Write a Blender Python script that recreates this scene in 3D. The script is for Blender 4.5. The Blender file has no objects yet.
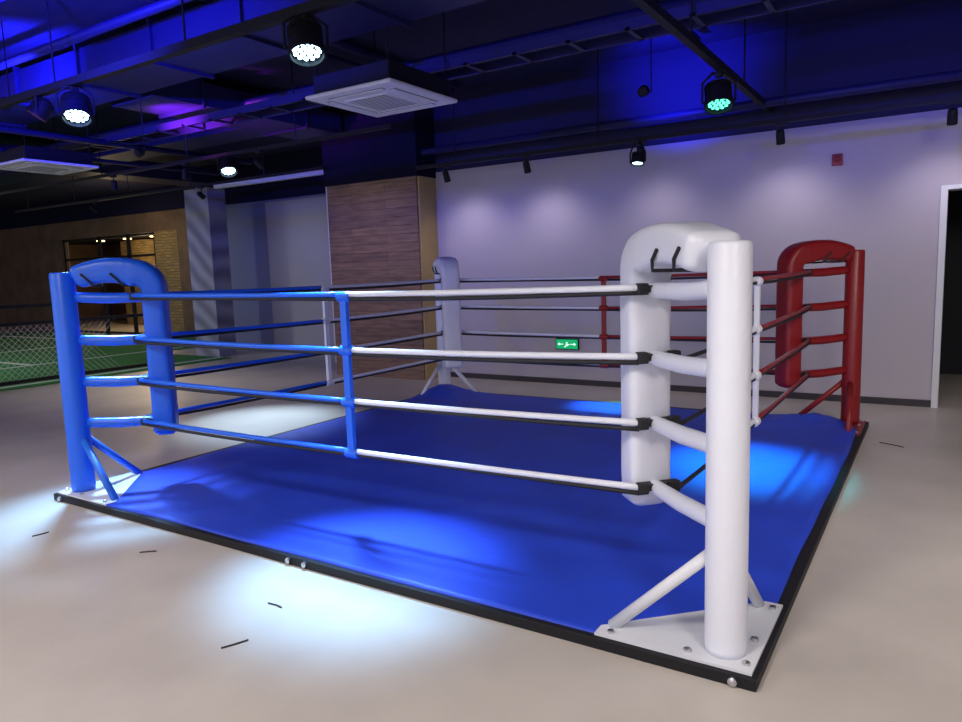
import bpy, bmesh, random
from math import *
from mathutils import Vector, Matrix, noise
random.seed(4)
V=Vector
sc=bpy.context.scene
try:
    sc.view_settings.view_transform='Standard'
    sc.view_settings.look='None'
except Exception as e: print(e)

# ------------------------------------------------------------ materials
def mat(name,col,rough=.6,metal=0,bump=0,bscale=40,var=0,vscale=3,emit=None,es=0,spec=.5,coat=0,stretch=None):
    m=bpy.data.materials.new(name); m.use_nodes=True; nt=m.node_tree; N=nt.nodes; L=nt.links
    b=N['Principled BSDF']; b.inputs['Base Color'].default_value=(*col,1); b.inputs['Roughness'].default_value=rough
    b.inputs['Metallic'].default_value=metal
    b.inputs['Specular IOR Level'].default_value=spec
    b.inputs['Coat Weight'].default_value=coat
    if emit: b.inputs['Emission Color'].default_value=(*emit,1); b.inputs['Emission Strength'].default_value=es
    tc=N.new('ShaderNodeTexCoord'); src=tc.outputs['Object']
    if stretch:
        mp=N.new('ShaderNodeMapping'); mp.inputs['Scale'].default_value=stretch; L.new(src,mp.inputs[0]); src=mp.outputs[0]
    if var:
        n=N.new('ShaderNodeTexNoise'); n.inputs['Scale'].default_value=vscale; n.inputs['Detail'].default_value=6
        L.new(src,n.inputs['Vector'])
        r=N.new('ShaderNodeValToRGB'); r.color_ramp.elements[0].position=.3; r.color_ramp.elements[1].position=.7
        r.color_ramp.elements[0].color=(*[c*(1-var) for c in col],1); r.color_ramp.elements[1].color=(*[min(1,c*(1+var)) for c in col],1)
        L.new(n.outputs['Fac'],r.inputs[0]); L.new(r.outputs[0],b.inputs['Base Color'])
    if bump:
        n2=N.new('ShaderNodeTexNoise'); n2.inputs['Scale'].default_value=bscale; n2.inputs['Detail'].default_value=4
        L.new(src,n2.inputs['Vector'])
        bp=N.new('ShaderNodeBump'); bp.inputs['Strength'].default_value=bump; bp.inputs['Distance'].default_value=.02
        L.new(n2.outputs['Fac'],bp.inputs['Height']); L.new(bp.outputs[0],b.inputs['Normal'])
    return m
WHITE=mat('white_vinyl',(.80,.83,.92),.38,bump=.25,bscale=14,spec=.5)
BLUE=mat('blue_vinyl',(.015,.14,.86),.34,bump=.25,bscale=14)
RED=mat('red_vinyl',(.28,.010,.012),.38,bump=.25,bscale=14)
BLACK=mat('black_webbing',(.012,.012,.015),.6)
STEEL=mat('black_steel',(.015,.015,.018),.6,metal=.2,spec=.3)
WSTEEL=mat('white_steel',(.72,.75,.8),.4)
BSTEEL=mat('blue_steel',(.02,.16,.75),.4)
RSTEEL=mat('red_steel',(.28,.015,.015),.4)
CHROME=mat('bolt_steel',(.6,.6,.62),.3,metal=1)
CANVAS=mat('blue_canvas',(.018,.062,.62),.52,bump=.3,bscale=6,var=.10,vscale=2.5,spec=.4)
FLOOR=mat('polished_concrete',(.535,.495,.455),.40,bump=.05,bscale=9,var=.10,vscale=1.6,spec=.4)
CEIL=mat('black_ceiling',(.012,.012,.065),.8,bump=.3,bscale=6)
DUCT=mat('painted_duct',(.018,.018,.085),.5,bump=.2,bscale=8,spec=.3)
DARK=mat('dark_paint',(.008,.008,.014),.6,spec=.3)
HEADER=mat('dark_bulkhead',(.010,.010,.030),.9,spec=.1)
GREY=mat('grey_plaster',(.33,.32,.38),.75,bump=.1)
GREYB=mat('bluegrey_plaster',(.14,.15,.28),.7,bump=.1)
YELLOW=mat('ochre_paint',(.50,.37,.15),.7,bump=.1,var=.1)
BROWN=mat('brown_panel',(.14,.09,.055),.7,var=.3,vscale=2,bump=.2)
ACW=mat('ac_plastic',(.90,.91,.96),.4)
ACD=mat('ac_slot',(.16,.16,.20),.6)
TURF=mat('green_turf',(.045,.28,.065),.9,bump=.8,bscale=150,var=.25,vscale=20)
LINE=mat('turf_line',(.7,.75,.7),.8)
NET=mat('white_net',(.6,.6,.6),.7)
LENS=mat('led_lens',(.7,.9,1),.2,emit=(.50,.85,1),es=9)
LENSG=mat('led_lens_green',(.4,1,.7),.2,emit=(.1,.9,.5),es=2.2)
LENSP=mat('led_lens_purple',(.8,.4,1),.2,emit=(.75,.25,1),es=8)
LENSW=mat('warm_lens',(1,.9,.8),.2,emit=(1,.9,.8),es=6)
WARM=mat('warm_downlight',(1,.8,.4),.3,emit=(1,.72,.3),es=5)
EXITG=mat('exit_green',(.0,.2,.08),.3,emit=(0,.6,.2),es=.6)
EXITW=mat('exit_white',(.9,1,.9),.3,emit=(.7,1,.75),es=1.0)
ALARM=mat('alarm_red',(.3,.03,.04),.4)
BASEB=mat('baseboard_dark',(.035,.03,.04),.5)

def wallmat():
    m=mat('lilac_wall',(.43,.39,.44),.8,bump=.06,bscale=25)
    nt=m.node_tree;N=nt.nodes;L=nt.links;b=N['Principled BSDF']
    g=N.new('ShaderNodeNewGeometry'); s=N.new('ShaderNodeSeparateXYZ'); L.new(g.outputs['Position'],s.inputs[0])
    gt=N.new('ShaderNodeMath'); gt.operation='GREATER_THAN'; gt.inputs[1].default_value=2.88; L.new(s.outputs['Z'],gt.inputs[0])
    n=N.new('ShaderNodeTexNoise'); n.inputs['Scale'].default_value=1.2; n.inputs['Detail'].default_value=5; L.new(g.outputs['Position'],n.inputs[0])
    r=N.new('ShaderNodeValToRGB'); r.color_ramp.elements[0].color=(.475,.445,.52,1); r.color_ramp.elements[1].color=(.525,.495,.56,1); L.new(n.outputs['Fac'],r.inputs[0])
    mx=N.new('ShaderNodeMix'); mx.data_type='RGBA'; L.new(gt.outputs[0],mx.inputs[0]); L.new(r.outputs[0],mx.inputs[6]); mx.inputs[7].default_value=(.012,.012,.06,1)
    L.new(mx.outputs[2],b.inputs['Base Color']); return m
LILAC=wallmat()
def brickmat(name,c1,c2,mortar,bw,bh,ms=.004):
    m=mat(name,c1,.75); nt=m.node_tree;N=nt.nodes;L=nt.links;b=N['Principled BSDF']
    g=N.new('ShaderNodeNewGeometry'); s=N.new('ShaderNodeSeparateXYZ'); L.new(g.outputs['Position'],s.inputs[0])
    a=N.new('ShaderNodeMath'); L.new(s.outputs['X'],a.inputs[0]); L.new(s.outputs['Y'],a.inputs[1])
    c=N.new('ShaderNodeCombineXYZ'); L.new(a.outputs[0],c.inputs[0]); L.new(s.outputs['Z'],c.inputs[1])
    t=N.new('ShaderNodeTexBrick'); t.inputs['Scale'].default_value=1; t.inputs['Brick Width'].default_value=bw; t.inputs['Row Height'].default_value=bh
    t.inputs['Mortar Size'].default_value=ms; t.inputs['Color1'].default_value=(*c1,1); t.inputs['Color2'].default_value=(*c2,1); t.inputs['Mortar'].default_value=(*mortar,1)
    L.new(c.outputs[0],t.inputs[0])
    n=N.new('ShaderNodeTexNoise'); n.inputs['Scale'].default_value=3; n.inputs['Detail'].default_value=8
    mp=N.new('ShaderNodeMapping'); mp.inputs['Scale'].default_value=(1,8,1); L.new(c.outputs[0],mp.inputs[0]); L.new(mp.outputs[0],n.inputs[0])
    mx=N.new('ShaderNodeMix'); mx.data_type='RGBA'; mx.blend_type='MULTIPLY'; mx.inputs[0].default_value=.7
    L.new(t.outputs[0],mx.inputs[6])
    r=N.new('ShaderNodeValToRGB'); r.color_ramp.elements[0].position=.3; r.color_ramp.elements[1].position=.7
    r.color_ramp.elements[0].color=(.35,.35,.35,1); r.color_ramp.elements[1].color=(1,1,1,1); L.new(n.outputs['Fac'],r.inputs[0]); L.new(r.outputs[0],mx.inputs[7])
    L.new(mx.outputs[2],b.inputs['Base Color'])
    bp=N.new('ShaderNodeBump'); bp.inputs['Strength'].default_value=.5; bp.inputs['Distance'].default_value=.01; bp.invert=True
    L.new(t.outputs['Fac'],bp.inputs['Height']); L.new(bp.outputs[0],b.inputs['Normal']); return m
PLANK=brickmat('wood_plank_cladding',(.35,.22,.15),(.25,.155,.115),(.12,.075,.055),1.3,.12,.003)
BRICK=brickmat('yellow_brick',(.46,.32,.13),(.34,.24,.10),(.2,.15,.08),.24,.075,.008)
def stripemat():
    m=mat('striped_mosaic',(.4,.4,.42),.5); nt=m.node_tree;N=nt.nodes;L=nt.links;b=N['Principled BSDF']
    g=N.new('ShaderNodeNewGeometry'); mp=N.new('ShaderNodeMapping'); mp.inputs['Rotation'].default_value=(0,radians(50),0); L.new(g.outputs['Position'],mp.inputs[0])
    w=N.new('ShaderNodeTexWave'); w.inputs['Scale'].default_value=.9; w.inputs['Distortion'].default_value=3.5; w.inputs['Detail'].default_value=2; L.new(mp.outputs[0],w.inputs[0])
    r=N.new('ShaderNodeValToRGB'); r.color_ramp.elements[0].color=(.16,.16,.21,1); r.color_ramp.elements[1].color=(.32,.33,.40,1); L.new(w.outputs['Fac'],r.inputs[0]); L.new(r.outputs[0],b.inputs['Base Color']); return m
STRIPE=stripemat()

# ------------------------------------------------------------ mesh helpers
def empty(name,loc=(0,0,0)):
    o=bpy.data.objects.new(name,None); o.location=loc; sc.collection.objects.link(o); o.empty_display_size=.2; return o
def mk(name,vf,m,parent=None,smooth=False,bevel=0):
    vs,fs=vf
    me=bpy.data.meshes.new(name); me.from_pydata([tuple(v) for v in vs],[],fs); 
    bm=bmesh.new(); bm.from_mesh(me); bmesh.ops.recalc_face_normals(bm,faces=bm.faces); bm.to_mesh(me); bm.free()
    me.materials.append(m)
    if smooth:
        for p in me.polygons: p.use_smooth=True
    o=bpy.data.objects.new(name,me); sc.collection.objects.link(o)
    if parent:
        o.parent=parent; o.matrix_parent_inverse=Matrix.Translation(parent.location).inverted()
    if bevel:
        b=o.modifiers.new('b','BEVEL'); b.width=bevel; b.segments=3; b.limit_method='ANGLE'
    return o
def join(*L):
    vs=[];fs=[]
    for v,f in L:
        k=len(vs); vs+=list(v); fs+=[tuple(i+k for i in q) for q in f]
    return vs,fs
def box(x0,x1,y0,y1,z0,z1):
    v=[V((x,y,z)) for z in (z0,z1) for y in (y0,y1) for x in (x0,x1)]
    return v,[(0,2,3,1),(4,5,7,6),(0,1,5,4),(2,6,7,3),(0,4,6,2),(1,3,7,5)]
def obox(c,ax,ay,az,sx,sy,sz):
    c=V(c);v=[c+ax*(sx*a/2)+ay*(sy*b/2)+az*(sz*d/2) for d in(-1,1) for b in(-1,1) for a in(-1,1)]
    return v,[(0,2,3,1),(4,5,7,6),(0,1,5,4),(2,6,7,3),(0,4,6,2),(1,3,7,5)]
def tube(pts,r,n=12):
    pts=[V(p) for p in pts]; k=len(pts); rr=r if isinstance(r,(list,tuple)) else [r]*k
    vs=[];fs=[]; t0=(pts[1]-pts[0]).normalized()
    ref=V((0,0,1)) if abs(t0.z)<.9 else V((1,0,0)); u=t0.cross(ref).normalized()
    for i,p in enumerate(pts):
        t=(pts[min(i+1,k-1)]-pts[max(i-1,0)]).normalized()
        u=(u-t*u.dot(t)).normalized(); w=t.cross(u)
        vs+=[p+(u*cos(2*pi*j/n)+w*sin(2*pi*j/n))*rr[i] for j in range(n)]
    for i in range(k-1):
        fs+=[(i*n+j,i*n+(j+1)%n,(i+1)*n+(j+1)%n,(i+1)*n+j) for j in range(n)]
    fs+=[tuple(range(n))[::-1],tuple(range((k-1)*n,k*n))]
    return vs,fs
def sweep(pts,wv,w,tt,n=32,endround=.035,sup=4.5):
    """rounded-rect section swept along pts; wv constant width vector; tt = thickness per point"""
    pts=[V(p) for p in pts]; vs=[];fs=[];k=len(pts)
    L=[0]
    for i in range(1,k): L.append(L[-1]+(pts[i]-pts[i-1]).length)
    for i,p in enumerate(pts):
        tg=(pts[min(i+1,k-1)]-pts[max(i-1,0)]).normalized(); q=tg.cross(wv).normalized()
        e=min(L[i],L[-1]-L[i]); s=1
        if e<endround: s=sqrt(max(0.02,1-(1-e/endround)**2))
        s2=.65+.35*s
        for j in range(n):
            a=2*pi*(j+.5)/n; ca,sa=cos(a),sin(a)
            x=copysign(abs(ca)**(2/sup),ca); y=copysign(abs(sa)**(2/sup),sa)
            b=1+.03*noise.noise(p*9+V((x,y,0)))
            vs.append(p+wv*(x*w[i]/2*s2*b)+q*(y*tt[i]/2*s2*b))
    for i in range(k-1):
        fs+=[(i*n+j,i*n+(j+1)%n,(i+1)*n+(j+1)%n,(i+1)*n+j) for j in range(n)]
    fs+=[tuple(range(n))[::-1],tuple(range((k-1)*n,k*n))]
    return vs,fs
def lathe(prof,c,axis,n=24):
    axis=V(axis).normalized(); ref=V((0,0,1)) if abs(axis.z)<.9 else V((1,0,0)); u=axis.cross(ref).normalized(); w=axis.cross(u)
    vs=[];fs=[];c=V(c);k=len(prof)
    for r,h in prof:
        vs+=[c+axis*h+(u*cos(2*pi*j/n)+w*sin(2*pi*j/n))*r for j in range(n)]
    for i in range(k-1):
        fs+=[(i*n+j,i*n+(j+1)%n,(i+1)*n+(j+1)%n,(i+1)*n+j) for j in range(n)]
    fs+=[tuple(range(n))[::-1],tuple(range((k-1)*n,k*n))]
    return vs,fs
def aimlight(name,typ,loc,target,energy,col,parent=None,angle=40,blend=.6,size=.05):
    l=bpy.data.lights.new(name,typ); l.energy=energy; l.color=col
    if typ=='SPOT': l.spot_size=radians(angle); l.spot_blend=blend; l.shadow_soft_size=size
    elif typ=='POINT': l.shadow_soft_size=size
    o=bpy.data.objects.new(name,l); sc.collection.objects.link(o); o.location=loc
    if target is not None:
        o.rotation_euler=(V(target)-V(loc)).to_track_quat('-Z','Y').to_euler()
    if parent: o.parent=parent; o.matrix_parent_inverse=Matrix.Translation(parent.location).inverted()
    return o

# ------------------------------------------------------------ camera
cd=bpy.data.cameras.new('camera'); cam=bpy.data.objects.new('camera',cd); sc.collection.objects.link(cam)
F=V((-.5353,.8353,-.1252)).normalized(); R=V((.8436,.5359,-.0316)).normalized(); U=R.cross(F).normalized(); R=F.cross(U)
cam.matrix_world=Matrix(((R.x,U.x,-F.x,.6236),(R.y,U.y,-F.y,-2.6134),(R.z,U.z,-F.z,1.5),(0,0,0,1)))
cd.sensor_width=36; cd.lens=716.66/962*36; cd.clip_end=200
sc.camera=cam

# ------------------------------------------------------------ room shell (front wall left out so world light enters as soft fill)
ZC=3.9
mk('floor',box(-28,4,-9,15,-.1,0),FLOOR)
mk('ceiling',box(-28,4,-7,15,ZC,ZC+.1),CEIL)
W=5.741
mk('wall_back',join(box(-5.39,.66,W,W+.2,0,ZC),box(.66,1.66,W,W+.2,2.16,ZC),box(1.66,3.2,W,W+.2,0,ZC)),LILAC)
mk('wall_right',box(3.2,3.4,-6,W+.2,0,ZC),LILAC)
mk('wall_left',box(-27.2,-27,-6.2,15,0,ZC),BROWN)
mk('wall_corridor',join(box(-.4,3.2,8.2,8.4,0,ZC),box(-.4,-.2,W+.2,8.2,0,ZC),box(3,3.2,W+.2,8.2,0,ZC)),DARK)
mk('baseboard_back',box(-5.38,.60,W-.015,W,0,.07),BASEB)
mk('trim_door',join(box(.60,.655,W-.03,W+.22,0,2.17),box(1.65,1.71,W-.03,W+.22,0,2.17),box(.655,1.65,W-.03,W+.22,2.13,2.17)),WSTEEL)
mk('wall_pillar',box(-7.07,-5.395,5.36,5.95,0,ZC),YELLOW)
mk('wall_pillar_cladding',box(-7.08,-5.42,5.33,5.36,0,2.8),PLANK)
mk('wall_pillar_header',box(-7.10,-5.38,5.30,5.74,2.8,ZC),HEADER)
mk('wall_recess',box(-13.0,-5.3,7.6,7.8,0,ZC),GREYB)
mk('trim_recess_panel',box(-10.97,-9.1,7.56,7.6,0,3.0),GREY)
mk('wall_recess_header',box(-13.0,-7.1,7.5,7.6,3.05,ZC),HEADER)
mk('wall_recess_side',box(-13.2,-13.0,7.6,9,0,ZC),GREYB)
mk('column_mosaic',box(-11.8,-11.1,6.3,6.7,0,3.22),STRIPE)
mk('trim_portal_frame',join(box(-11.1,-8.1,6.45,6.53,3.2,3.27),box(-8.19,-8.1,6.45,6.53,0,3.2)),WSTEEL)
mk('wall_far',join(box(-27,-21.6,9,9.2,0,3.3),box(-21.6,-16.0,9,9.2,2.8,3.3),box(-16,-15.3,9,9.2,0,3.3)),BROWN)
mk('wall_far_header',box(-27,-13,8.95,9.2,3.3,ZC),HEADER)
mk('wall_far_brick',join(box(-15.3,-13,9,9.2,0,3.3),box(-17.0,-16,9.02,9.18,0,2.8)),BRICK)
mk('wall_beyond',box(-27,-13,13.5,13.7,0,ZC),BROWN)
mk('wall_beyond_brick',join(box(-23.5,-22,12,13.5,0,2.9),box(-19.6,-18.6,12.6,13.5,0,2.9)),BRICK)
mk('ceiling_beyond',box(-27,-13,9.2,13.5,2.95,3.0),DARK)
wn=[]
for x in (-21.55,-19.7,-18.3,-17.05): wn.append(box(x-.04,x+.04,9.05,9.13,0,2.8))
for z in (.06,1.0,2.2,2.76): wn.append(box(-21.6,-17.0,9.05,9.13,z-.03,z+.03))
mk('window_1',join(*wn),STEEL)
wl=empty('recessed_downlight_row',(-20,11,2.94))
mk('discs',join(*[lathe([(.13,0),(.13,.03)],(x,y,2.915),(0,0,1),16) for x in (-24,-22.4,-20.9,-19.2,-17.6) for y in (10,11.6)]),WARM,wl)
aimlight('glow','POINT',(-20.5,11,2.5),None,130,(1,.72,.4),wl,size=.2)
aimlight('glow','POINT',(-16.6,7.6,2.7),None,26,(1,.74,.42),wl,size=.2)  # extra point added to brighten the far wall, not one of the downlights

# turf + lines
mk('turf_pitch',join(box(-24,-10.65,-1,6.2,0,.015),box(-24,-13.25,6.2,8.95,0,.015)),TURF)
mk('turf_pitch_line',join(box(-10.95,-10.85,-1,6.2,.015,.019),box(-13.6,-13.5,-1,8.9,.015,.019),box(-24,-13.6,4.0,4.1,.015,.019),box(-24,-13.6,7.6,7.7,.015,.019),box(-17.1,-17,4.1,7.6,.015,.019)),LINE)
rl=empty('barrier_railing',(-10.5,2,0))
rp=[box(-10.53,-10.47,y-.03,y+.03,0,1.2) for y in (-1,.4,1.8,3.2,4.6)]
rp+=[box(-10.525,-10.475,-1,4.6,z-.025,z+.025) for z in (1.2,.95,.12)]
mk('frame',join(*rp),STEEL,rl)
nt=[]
y=-1
while y<3.2:
    for s in (1,-1):
        a=V((-10.5,y if s>0 else y+.8,.14)); b=V((-10.5,y+.8 if s>0 else y,.94))
        nt.append(tube([a,b],.003,4))
    y+=.09
mk('net',join(*nt),NET,rl)

# ------------------------------------------------------------ boxing ring
S=4.413; H=1.575
ring=empty('boxing_ring',(-S/2,S/2,0))
fo=.14
fr=join(box(-S-fo,fo,-fo,-fo+.1,0,.045),box(-S-fo,fo,S+fo-.1,S+fo,0,.045),box(-S-fo,-S-fo+.1,-fo+.1,S+fo-.1,0,.045),box(fo-.1,fo,-fo+.1,S+fo-.1,0,.045))
mk('base_frame',fr,STEEL,ring,bevel=.004)
jb=[]
for x in (-2.20,-2.08): jb.append(lathe([(.016,0),(.016,.012),(.008,.018)],(x,-fo,.024),(0,-1,0),10))
for p in ((.06,-fo,.022),(-S-.05,-fo,.022)): jb.append(lathe([(.017,0),(.017,.012),(.008,.018)],p,(0,-1,0),10))
mk('frame_bolts',join(*jb),CHROME,ring)
# canvas
n=120; vs=[];fs=[]
x0,x1,y0,y1=-S-.07,.092,-.108,S+.06
def keep(x,y):
    for cx,cy in ((x0,y0),(x1,y0),(x0,y1),(x1,y1)):
        if abs(x-cx)+abs(y-cy)<.38: return False
    return True
for j in range(n+1):
    for i in range(n+1):
        x=x0+(x1-x0)*i/n; y=y0+(y1-y0)*j/n
        e=min(x-x0,x1-x,y-y0,y1-y)
        k=max(0,1-e/.2)
        wob=.018*k
        dx=wob*noise.noise(V((y*1.4,3.1,0))) if min(x-x0,x1-x)<.2 else 0
        dy=wob*noise.noise(V((x*1.1,7.1,0))) if min(y-y0,y1-y)<.2 else 0
        z=.053+.005*noise.noise(V((x*.9,y*.9,0)))+.003*noise.noise(V((x*3,y*3,5)))*(1 if e<.5 else .4)
        z+=.0015*noise.noise(V(((x+y)*5,(x-y)*1.2,9)))
        for cx,cy,a,sg in ((-S+.15,S-.2,.13,.26),(-.25,S-.1,.07,.3),(0.0,S-.6,.03,.25)):
            d2=((x-cx)**2+(y-cy)**2)/sg**2
            z+=a*exp(-d2)*(1+.6*noise.noise(V((x*7,y*7,2))))
        vs.append(V((x+dx,y+dy,z)))
for j in range(n):
    for i in range(n):
        x=x0+(x1-x0)*(i+.5)/n; y=y0+(y1-y0)*(j+.5)/n
        if keep(x,y):
            a=j*(n+1)+i; fs.append((a,a+1,a+n+2,a+n+1))
cv=mk('canvas_mat',(vs,fs),CANVAS,ring,smooth=True)
bm=bmesh.new(); bm.from_mesh(cv.data); bmesh.ops.delete(bm,geom=[v for v in bm.verts if not v.link_faces],context='VERTS')
for _ in range(14):
    bv=[v for v in bm.verts if v.is_boundary]
    new={}
    for v in bv:
        nb=[e.other_vert(v) for e in v.link_edges if e.is_boundary]
        new[v]=v.co.lerp((nb[0].co+nb[1].co)/2,.5)
    for v,c in new.items(): v.co=c
be=[e for e in bm.edges if e.is_boundary]
r=bmesh.ops.extrude_edge_only(bm,edges=be)
for v in [g for g in r['geom'] if isinstance(g,bmesh.types.BMVert)]: v.co.z=.040
bmesh.ops.recalc_face_normals(bm,faces=bm.faces)
bm.to_mesh(cv.data); bm.free()
for p in cv.data.polygons: p.use_smooth=True

Z=V((0,0,1))
LV=[.525,.815,1.105,1.40]
corners={'white_near':(V((0,0,0)),V((-1,1,0)),.48,WHITE,WSTEEL),
         'blue':(V((-S,0,0)),V((1,1,0)),.41,BLUE,BSTEEL),
         'red':(V((0,S,0)),V((-1,-1,0)),.45,RED,RSTEEL),
         'white_far':(V((-S,S,0)),V((1,-1,0)),.45,WHITE,WSTEEL)}
for nm,(P,D,d,m,ms) in corners.items():
    sx,sy=D.x,D.y; Dn=D.normalized(); wv=V((-Dn.y,Dn.x,0))
    pr=[(.074,.056),(.076,.08),(.076,H-.014),(.072,H-.004),(.064,H)]
    o=mk('post_'+nm,lathe(pr,P,Z,40),m,ring)
    for p in o.data.polygons: p.use_smooth=len(p.vertices)==4
    mk('post_seam_'+nm,obox(P+Dn*.077+Z*(H/2+.03),Dn,wv,Z,.004,.02,H-.12),m,ring)
    a=P+V((-sx*.12,-sy*.12,0))
    tri=[a,a+V((sx*.60,0,0)),a+V((sx*.60,sy*.07,0)),a+V((sx*.07,sy*.60,0)),a+V((0,sy*.60,0))]
    v=[q+Z*.046 for q in tri]+[q+Z*.056 for q in tri]
    k=5; f=[tuple(range(k))[::-1],tuple(range(k,2*k))]+[(i,(i+1)%k,(i+1)%k+k,i+k) for i in range(k)]
    mk('base_plate_'+nm,(v,f),WSTEEL if nm!='red' else ms,ring)
    bl=[]
    for ox,oy in ((-.09,-.07),(.12,-.08),(-.08,.12),(.42,-.09),(-.09,.42)):
        bl.append(lathe([(.014,0),(.014,.012),(.006,.016)],P+V((sx*ox,sy*oy,.056)),Z,8))
    mk('plate_bolts_'+nm,join(*bl),CHROME,ring)
    br=[tube([P+V((sx*.44,-sy*.03,.055)),P+V((sx*.06,0,.42))],.024,16),tube([P+V((-sx*.03,sy*.44,.055)),P+V((0,sy*.06,.42))],.024,16)]
    mk('braces_'+nm,join(*br),ms,ring,smooth=True)
    dd=d*sqrt(2)
    pts=[]; T=[]; Wd=[]; zb=.42; zt=1.560; rc=.12
    for i in range(40): pts.append(P+Dn*dd+Z*(zb+(zt-rc-zb)*i/39.)); T.append(.155); Wd.append(.20)
    for i in range(1,11):
        a=pi/2*i/10; pts.append(P+Dn*(dd-rc+rc*cos(a))+Z*(zt-rc+rc*sin(a))); T.append(.155+.03*i/10); Wd.append(.20+.02*i/10)
    L2=dd-rc-.09
    for i in range(1,22):
        s=i/21; pts.append(P+Dn*(dd-rc-L2*s)+Z*(zt+.035*sin(pi*s)**.8-.03*s)); T.append(.185-.035*s); Wd.append(.22)
    mk('corner_pad_'+nm,sweep(pts,wv,Wd,T),m,ring,smooth=True)
    ls=[]
    for s in (.18,.36):
        c=P+Dn*(s)+Z*(zt+.02)
        pth=[c+wv*.116-Z*.02-Dn*.03,c+wv*.116-Z*.06+Dn*.01,c+wv*.100-Z*.102+Dn*.04,c-Z*.104+Dn*.045,c-wv*.100-Z*.102+Dn*.04,c-wv*.116-Z*.06+Dn*.01,c-wv*.116-Z*.02-Dn*.03]
        ls.append(tube(pth,.008,6))
    mk('pad_laces_'+nm,join(*ls),BLACK,ring)
    lk=[]
    for z in LV:
        p0=P+Dn*.06+Z*(z+.005); p1=P+Dn*(dd-.06)+Z*(z-.01)
        lk.append(tube([p0,p0.lerp(p1,.12),p0.lerp(p1,.5)-Z*.006,p0.lerp(p1,.92),p1],[.030,.036,.037,.034,.026],16))
    mk('link_sleeves_'+nm,join(*lk),m,ring,smooth=True)
    bk=[];wb=[]
    for z in LV:
        for s in (1,-1):
            e=P+Dn*(dd-.125)+wv*(s*.075)+Z*z
            bk.append(obox(e,wv*s,Dn,Z,.05,.045,.05))
            c2=P+Dn*(dd-.105)+wv*(s*.035)+Z*z
            wb.append(obox(c2,wv,Dn,Z,.07,.05,.03))
    mk('buckles_'+nm,join(*bk),BLACK,ring,bevel=.008)
    mk('webbing_'+nm,join(*wb),BLACK,ring)

def rope_end(nm,toward):
    P,D,d,_,_=corners[nm]; Dn=D.normalized(); wv=V((-Dn.y,Dn.x,0))
    Q=corners[toward][0]; s=1 if (Q-P).dot(wv)>0 else -1
    return P+Dn*(d*sqrt(2)-.125)+wv*(s*.09)
def side(a,b,ma,mb,mdiv,tag,tm=.5,t0=0.,t1=1.):
    A=rope_end(a,b);B=rope_end(b,a)
    va=[];vb=[];vk=[]
    for li,z in enumerate(LV):
        sag=.012+.01*((li*37)%3)/2
        def pt(t): return A.lerp(B,t)+Z*(z-sag*4*t*(1-t))
        va.append(tube([pt(t0+(tm-t0)*i/12)+Z*.006 for i in range(13)],.0150,12))
        vb.append(tube([pt(tm+(t1-tm)*i/12)+Z*.006 for i in range(13)],.0150,12))
        vk.append(tube([pt(i/24)-Z*(.018+.005*sin(7*i/24+li)) for i in range(25)],.0105,8))
    mk('rope_sleeves_%s_1'%tag,join(*va),ma,ring,smooth=True)
    mk('rope_sleeves_%s_2'%tag,join(*vb),mb,ring,smooth=True)
    mk('rope_cores_'+tag,join(*vk),BLACK,ring,smooth=True)
    M=A.lerp(B,tm); T=(B-A).normalized(); Nn=T.cross(Z)
    dv=[obox(M+Z*((LV[0]+LV[3])/2-.02),T,Nn,Z,.045,.03,LV[3]-LV[0]+.03)]
    for z in LV:
        dv.append(lathe([(.024,-.045),(.029,-.03),(.029,.03),(.024,.045)],M+Z*(z-.018),T,14))
    mk('spacer_strap_'+tag,join(*dv),mdiv,ring,bevel=.004)
side('blue','white_near',BLUE,WHITE,BLUE,'front',tm=.535)
side('white_near','red',WHITE,RED,WHITE,'right',t0=.18,tm=.44)
side('white_far','red',WHITE,RED,RED,'back')
side('blue','white_far',BLUE,WHITE,WHITE,'left')

# ------------------------------------------------------------ wall fittings
ex=empty('exit_sign',(-3.39,W,.525))
mk('housing',box(-3.55,-3.23,W-.03,W+.01,.455,.595),DARK,ex,bevel=.004)
mk('panel',box(-3.54,-3.24,W-.034,W-.03,.465,.585),EXITG,ex)
sg=[box(-3.405,-3.375,W-.036,W-.034,.50,.53),box(-3.40,-3.38,W-.036,W-.034,.535,.552),box(-3.425,-3.405,W-.036,W-.034,.485,.50),box(-3.375,-3.355,W-.036,W-.034,.515,.527)]
for s in (-1,1):
    c=-3.39+s*.08
    sg.append(box(c-.03,c+.03,W-.036,W-.034,.52,.53)); 
    sg.append(([V((c+s*.05,W-.036,.525)),V((c+s*.02,W-.036,.545)),V((c+s*.02,W-.036,.505))],[(0,1,2)]))
mk('symbols',join(*sg),EXITW,ex)
al=empty('fire_alarm_bell',(-.31,W,2.51))
mk('base',box(-.36,-.26,W-.03,W+.01,2.45,2.57),ALARM,al,bevel=.008)
mk('dome',lathe([(.04,0),(.04,.015),(.025,.04),(.005,.05)],(-.31,W-.03,2.52),(0,-1,0),18),ALARM,al,smooth=True)

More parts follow.
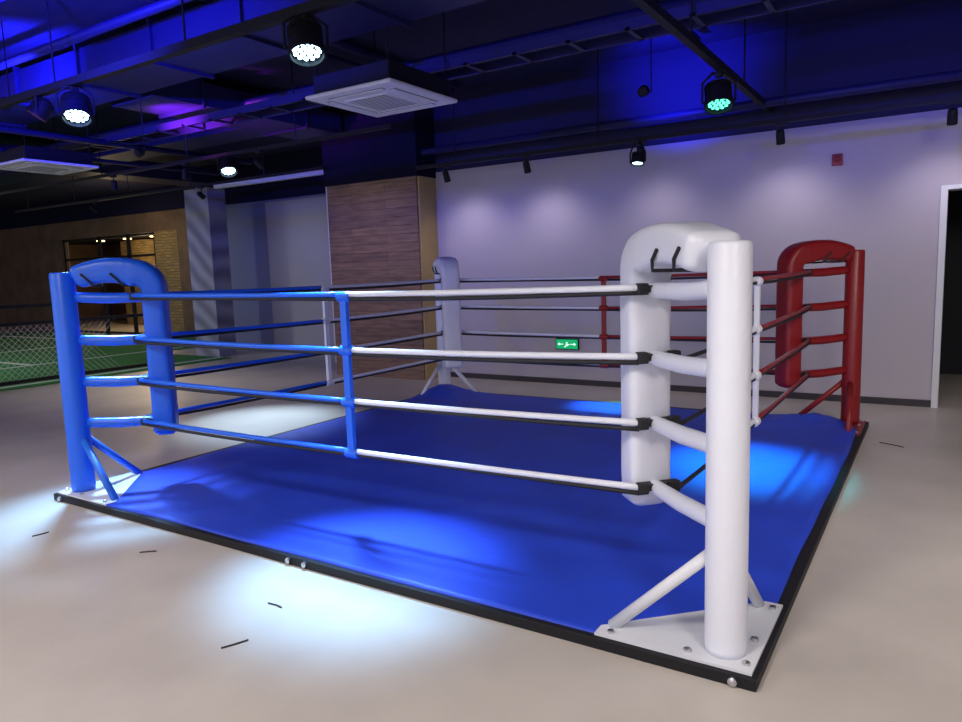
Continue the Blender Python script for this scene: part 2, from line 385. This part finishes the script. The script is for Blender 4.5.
# ------------------------------------------------------------ ceiling services
sv=[]
sv.append(box(-22,-1.6,1.5,2.1,3.45,3.78)); sv.append(box(-7.4,-6.6,2.3,5.2,3.48,3.75))
sv.append(box(-12.5,-11.8,-2,7,3.4,3.7)); sv.append(box(-20,-7.4,4.1,4.7,3.5,3.75))
mk('ceiling_duct',join(*sv),DUCT,bevel=.01)
fl=[]
for x in [-21+1.2*i for i in range(17)]: fl.append(box(x,x+.03,1.47,2.13,3.42,3.81))
for y in (2.9,3.7,4.5): fl.append(box(-7.43,-6.57,y,y+.03,3.45,3.78))
mk('ceiling_duct_flanges',join(*fl),DUCT)
pp=[]
for y,z,r in ((-.4,3.7,.05),(.15,3.55,.03),(1.1,3.65,.04),(3.5,3.6,.05),(3.75,3.6,.035),(5.35,3.1,.045)):
    pp.append(tube([(-20 if y<5 else -5.3,y,z),(2.9,y,z)],r,10))
for x,z,r in ((-1.6,3.8,.04),(-4.6,3.83,.05),(-5.0,3.83,.03),(-8.6,3.3,.04),(.6,3.8,.04),(-9.4,3.2,.03)):
    pp.append(tube([(x,-5.9,z),(x,5.2 if x>-5.3 else 5.25,z)],r,10))
mk('ceiling_pipes',join(*pp),DUCT,smooth=True)
tr=[]
for y in (-1.2,2.9): tr+= [box(-20,2.9,y,y+.03,3.3,3.38),box(-20,2.9,y+.3,y+.33,3.3,3.38)]+[box(-20+.5*i,-19.96+.5*i,y,y+.33,3.3,3.32) for i in range(46)]
mk('cable_tray',join(*tr),DUCT)
def bar(nm,x0,x1,y0,y1,z,s=.03):
    e=empty(nm,((x0+x1)/2,(y0+y1)/2,z))
    L=[box(x0-s,x1+s,y0-s,y1+s,z-s,z+s)]
    nn=max(2,int(max(x1-x0,y1-y0)/2)+1)
    for i in range(nn):
        t=(i+.3)/nn; x=x0+(x1-x0)*t; y=y0+(y1-y0)*t
        L.append(tube([(x,y,z),(x,y,ZC)],.008,6))
    mk('bar',join(*L),DARK,e); return e
bar('lighting_bar',-9.5,2.5,.70,.70,3.1)
bar('lighting_bar',-.97,-.97,-1.0,W-.05,3.1)
bar('lighting_bar',-14,-4.2,3.33,3.33,3.0,.02)
bar('track_rail',-5.2,2.6,5.1,5.1,2.86,.022)
bar('lighting_bar',-16,-7,5.2,5.2,3.05,.02)

def par(loc,target,lens,energy,col,barz,angle=34,blend=.8,size=1.,spot=True,soft=.16):
    loc=V(loc);e=empty('stage_spotlight',loc); a=(V(target)-loc).normalized(); s=size
    mk('housing',lathe([(.04*s,-.19*s),(.075*s,-.17*s),(.10*s,-.13*s),(.115*s,-.06*s),(.115*s,.0),(.125*s,.0),(.125*s,.05*s),(.11*s,.05*s),(.108*s,.005*s)],loc,a,28),DARK,e)
    mk('lens',lathe([(.108*s,.006*s),(.106*s,.012*s)],loc,a,28),DARK,e)
    leds=[]
    u=a.cross(Z).normalized(); w=a.cross(u)
    for rr,k in ((0,1),(.042,6),(.080,12)):
        for j in range(k):
            c=loc+(u*cos(2*pi*j/k)+w*sin(2*pi*j/k))*rr*s
            leds.append(lathe([(.017*s,.012*s),(.014*s,.020*s)],c,a,10))
    mk('led_array',join(*leds),lens,e)
    mk('fins',join(*[lathe([(.085*s,h*s),(.118*s,h*s),(.118*s,(h+.008)*s),(.085*s,(h+.008)*s)],loc,a,24) for h in (-.15,-.13,-.11,-.09)]),STEEL,e)
    b=loc+u*.14*s; c=loc-u*.14*s; top=V((loc.x,loc.y,barz))
    mk('yoke',join(tube([b,b+Z*.16*s,top-Z*.03+u*.06*s],.010,8),tube([c,c+Z*.16*s,top-Z*.03-u*.06*s],.010,8),tube([top-Z*.03+u*.07*s,top-Z*.03-u*.07*s],.012,8),tube([b,loc+u*.11*s],.012,8),tube([c,loc-u*.11*s],.012,8),obox(top-Z*.02,V((1,0,0)),V((0,1,0)),Z,.05,.05,.09)),DARK,e)
    if spot: aimlight('lamp','SPOT',loc+a*.18,target,energy,col,e,angle,blend,soft)
    return e
CW=(.30,.60,1)
par((-2.71,.72,2.88),(-1.80,-.02,0),LENS,1450,CW,3.1,33,1,.92)
par((-5.32,.72,2.86),(-4.0,-.12,0),LENS,1150,CW,3.1,36,1,.92)
par((-6.76,3.33,2.82),(-5.3,2.4,0),LENS,850,(.6,.8,1),3.0,38,1,.85)
par((-1.0,3.74,2.84),(-.52,2.62,0),LENSG,1200,(.03,.85,1),3.1,30,1,.95)
par((-2.2,5.08,2.62),(-2.2,4.35,0),LENS,800,(.15,.85,1),2.86,26,1,size=.6,soft=.08)
par((-5.9,.72,2.95),(-7,-1,0),LENSP,60,(.7,.2,1),3.1,40,size=.7,soft=.08)

def track(x,y,barz,target,energy,col,spot=True,angle=70,soft=.04,blend=1):
    e=empty('track_or_fill_spotlight',(x,y,barz-.15)); loc=V((x,y,barz-.17)); a=(V(target)-loc).normalized()
    mk('can',lathe([(.020,-.085),(.036,-.08),(.040,-.05),(.042,.05),(.038,.05),(.034,.035)],loc,a,18),DARK,e)
    mk('lens',lathe([(.033,.036),(.032,.040)],loc,a,18),LENSW,e)
    mk('stem',join(tube([loc+Z*.0,V((x,y,barz-.02))],.008,8),box(x-.05,x+.05,y-.018,y+.018,barz-.045,barz-.02)),DARK,e)
    if spot: aimlight('lamp','SPOT',loc+a*.06,target,energy,col,e,angle,blend,soft)
for x in (.66,-.75,-2.17,-3.58,-4.75):
    track(x,5.1,2.86,(x,5.74,1.25),18,(1,.88,.90),angle=118,soft=.12)
for x in (-9.2,-7.6): track(x,3.33,3.0,(x-.3,3.4,0),80,(1,.92,.85),angle=100)
track(-6.2,3.33,3.0,(-6.2,5.33,1.6),30,(1,.84,.7),angle=70)  # added lamp, only there to brighten the pillar cladding
track(-9.8,5.2,3.05,(-9.8,7.6,1.2),45,(.8,.82,1),angle=85)
track(-13,5.2,3.05,(-12.4,7.6,1.2),45,(.65,.68,1),angle=85)
bar('lighting_bar',-8,2.6,-2.2,-2.2,3.1)  # carries only the added fill lamps
for x,t,en in ((1.9,(1.9,0,0),230),(-.6,(-.6,-1.2,0),200),(-3.2,(-3.2,-1.3,0),190),(-5.8,(-5.6,-1.2,0),180)):
    track(x,-2.2,3.1,t,en,(1,.90,.81),angle=132,soft=.3)  # unseen fill lamps added overhead, built as track spots
track(1.9,.7,3.1,(1.3,3.0,0),210,(1,.91,.84),angle=130,soft=.3)  # another unseen fill lamp, added at the right side
bar('lighting_bar',-16,-9,.2,.2,3.2)  # carries only the added turf lamp
for x in (-14.5,): track(x,.2,3.2,(x,3,0),430,(.95,1,.95),angle=130,soft=.2)  # added lamp to brighten the turf

def uplight(loc,target,en,col,angle=120):
    e=empty('led_uplight',loc); loc=V(loc); a=(V(target)-loc).normalized()
    mk('body',lathe([(.03,-.07),(.05,-.06),(.055,0),(.05,0)],loc,a,16),DARK,e)
    mk('hanger',tube([loc+V((.07,0,-.02)),(loc.x+.07,loc.y,ZC)],.006,6),DARK,e)
    mk('arm',tube([loc+V((.07,0,-.02)),loc+V((0,0,-.02))],.008,6),DARK,e)
    aimlight('lamp','SPOT',loc+a*.03,target,en,col,e,angle,1,.04)
BL=(.022,.022,1)
uplight((-1.9,4.45,3.2),(-1.9,W,3.70),340,BL,88)
uplight((-4.6,-.2,3.15),(-5.0,.8,3.9),650,BL,150)
uplight((-1.3,.6,3.2),(-1.0,1.4,3.9),170,BL,140)
uplight((.3,3.0,3.25),(.3,4.2,3.9),110,BL,130)
uplight((-6.8,.9,3.2),(-7.4,1.4,3.9),480,BL,150)
uplight((-7.0,2.35,2.95),(-7.0,3.1,3.5),300,(.62,.06,.85),80)
uplight((-8.8,.6,3.1),(-9.5,.6,3.9),480,(.40,.04,.9),140)

def ac(cx,cy,z):
    e=empty('ceiling_air_conditioner',(cx,cy,z)); h=.475
    mk('casing',box(cx-.42,cx+.42,cy-.42,cy+.42,z+.035,z+.20),DARK,e,bevel=.01)
    mk('fascia',box(cx-h,cx+h,cy-h,cy+h,z,z+.035),ACW,e,bevel=.015)
    g=[]
    mk('intake_grille',join(box(cx-.24,cx+.24,cy-.24,cy+.24,z-.010,z)),ACW,e,bevel=.004)
    for i in range(11):
        y=cy-.2+.04*i; g.append(box(cx-.21,cx+.21,y-.004,y+.004,z-.013,z-.0101))
    for s in (-1,1):
        g.append(box(cx-.30,cx+.30,cy+s*.35-.03,cy+s*.35+.03,z-.002,z)); g.append(box(cx+s*.35-.03,cx+s*.35+.03,cy-.30,cy+.30,z-.002,z))
    mk('slots',join(*g),ACD,e)
    vn=[]
    for s in (-1,1):
        vn.append(box(cx-.29,cx+.29,cy+s*.345-.02,cy+s*.345+.02,z-.008,z-.002)); vn.append(box(cx+s*.345-.02,cx+s*.345+.02,cy-.29,cy+.29,z-.008,z-.002))
    mk('vanes',join(*vn),ACW,e)
    mk('hanger_rods',join(*[tube([(cx+a*.4,cy+b*.4,z+.2),(cx+a*.4,cy+b*.4,ZC)],.006,6) for a in (-1,1) for b in (-1,1)]),DARK,e)
ac(-3.57,2.47,3.0); ac(-9.3,2.45,3.0)

ct=[]
for (x,y,a,l) in ((-1.77,-.83,1.15,.11),(-1.895,-.506,.0,.09),(-3.04,-.40,.7,.09),(-3.9,-.55,1.4,.09),(.35,3.9,-.5,.2)):
    d=V((cos(a),sin(a),0))*l/2; c=V((x,y,.004)); ct.append(tube([c-d,c+V((.005,.005,0)),c+d],.0035,6))
mk('cable_tie',join(*ct),BLACK)

w=bpy.data.worlds.new('world'); sc.world=w; w.use_nodes=True
w.node_tree.nodes['Background'].inputs[0].default_value=(.80,.77,.92,1); w.node_tree.nodes['Background'].inputs[1].default_value=1.25
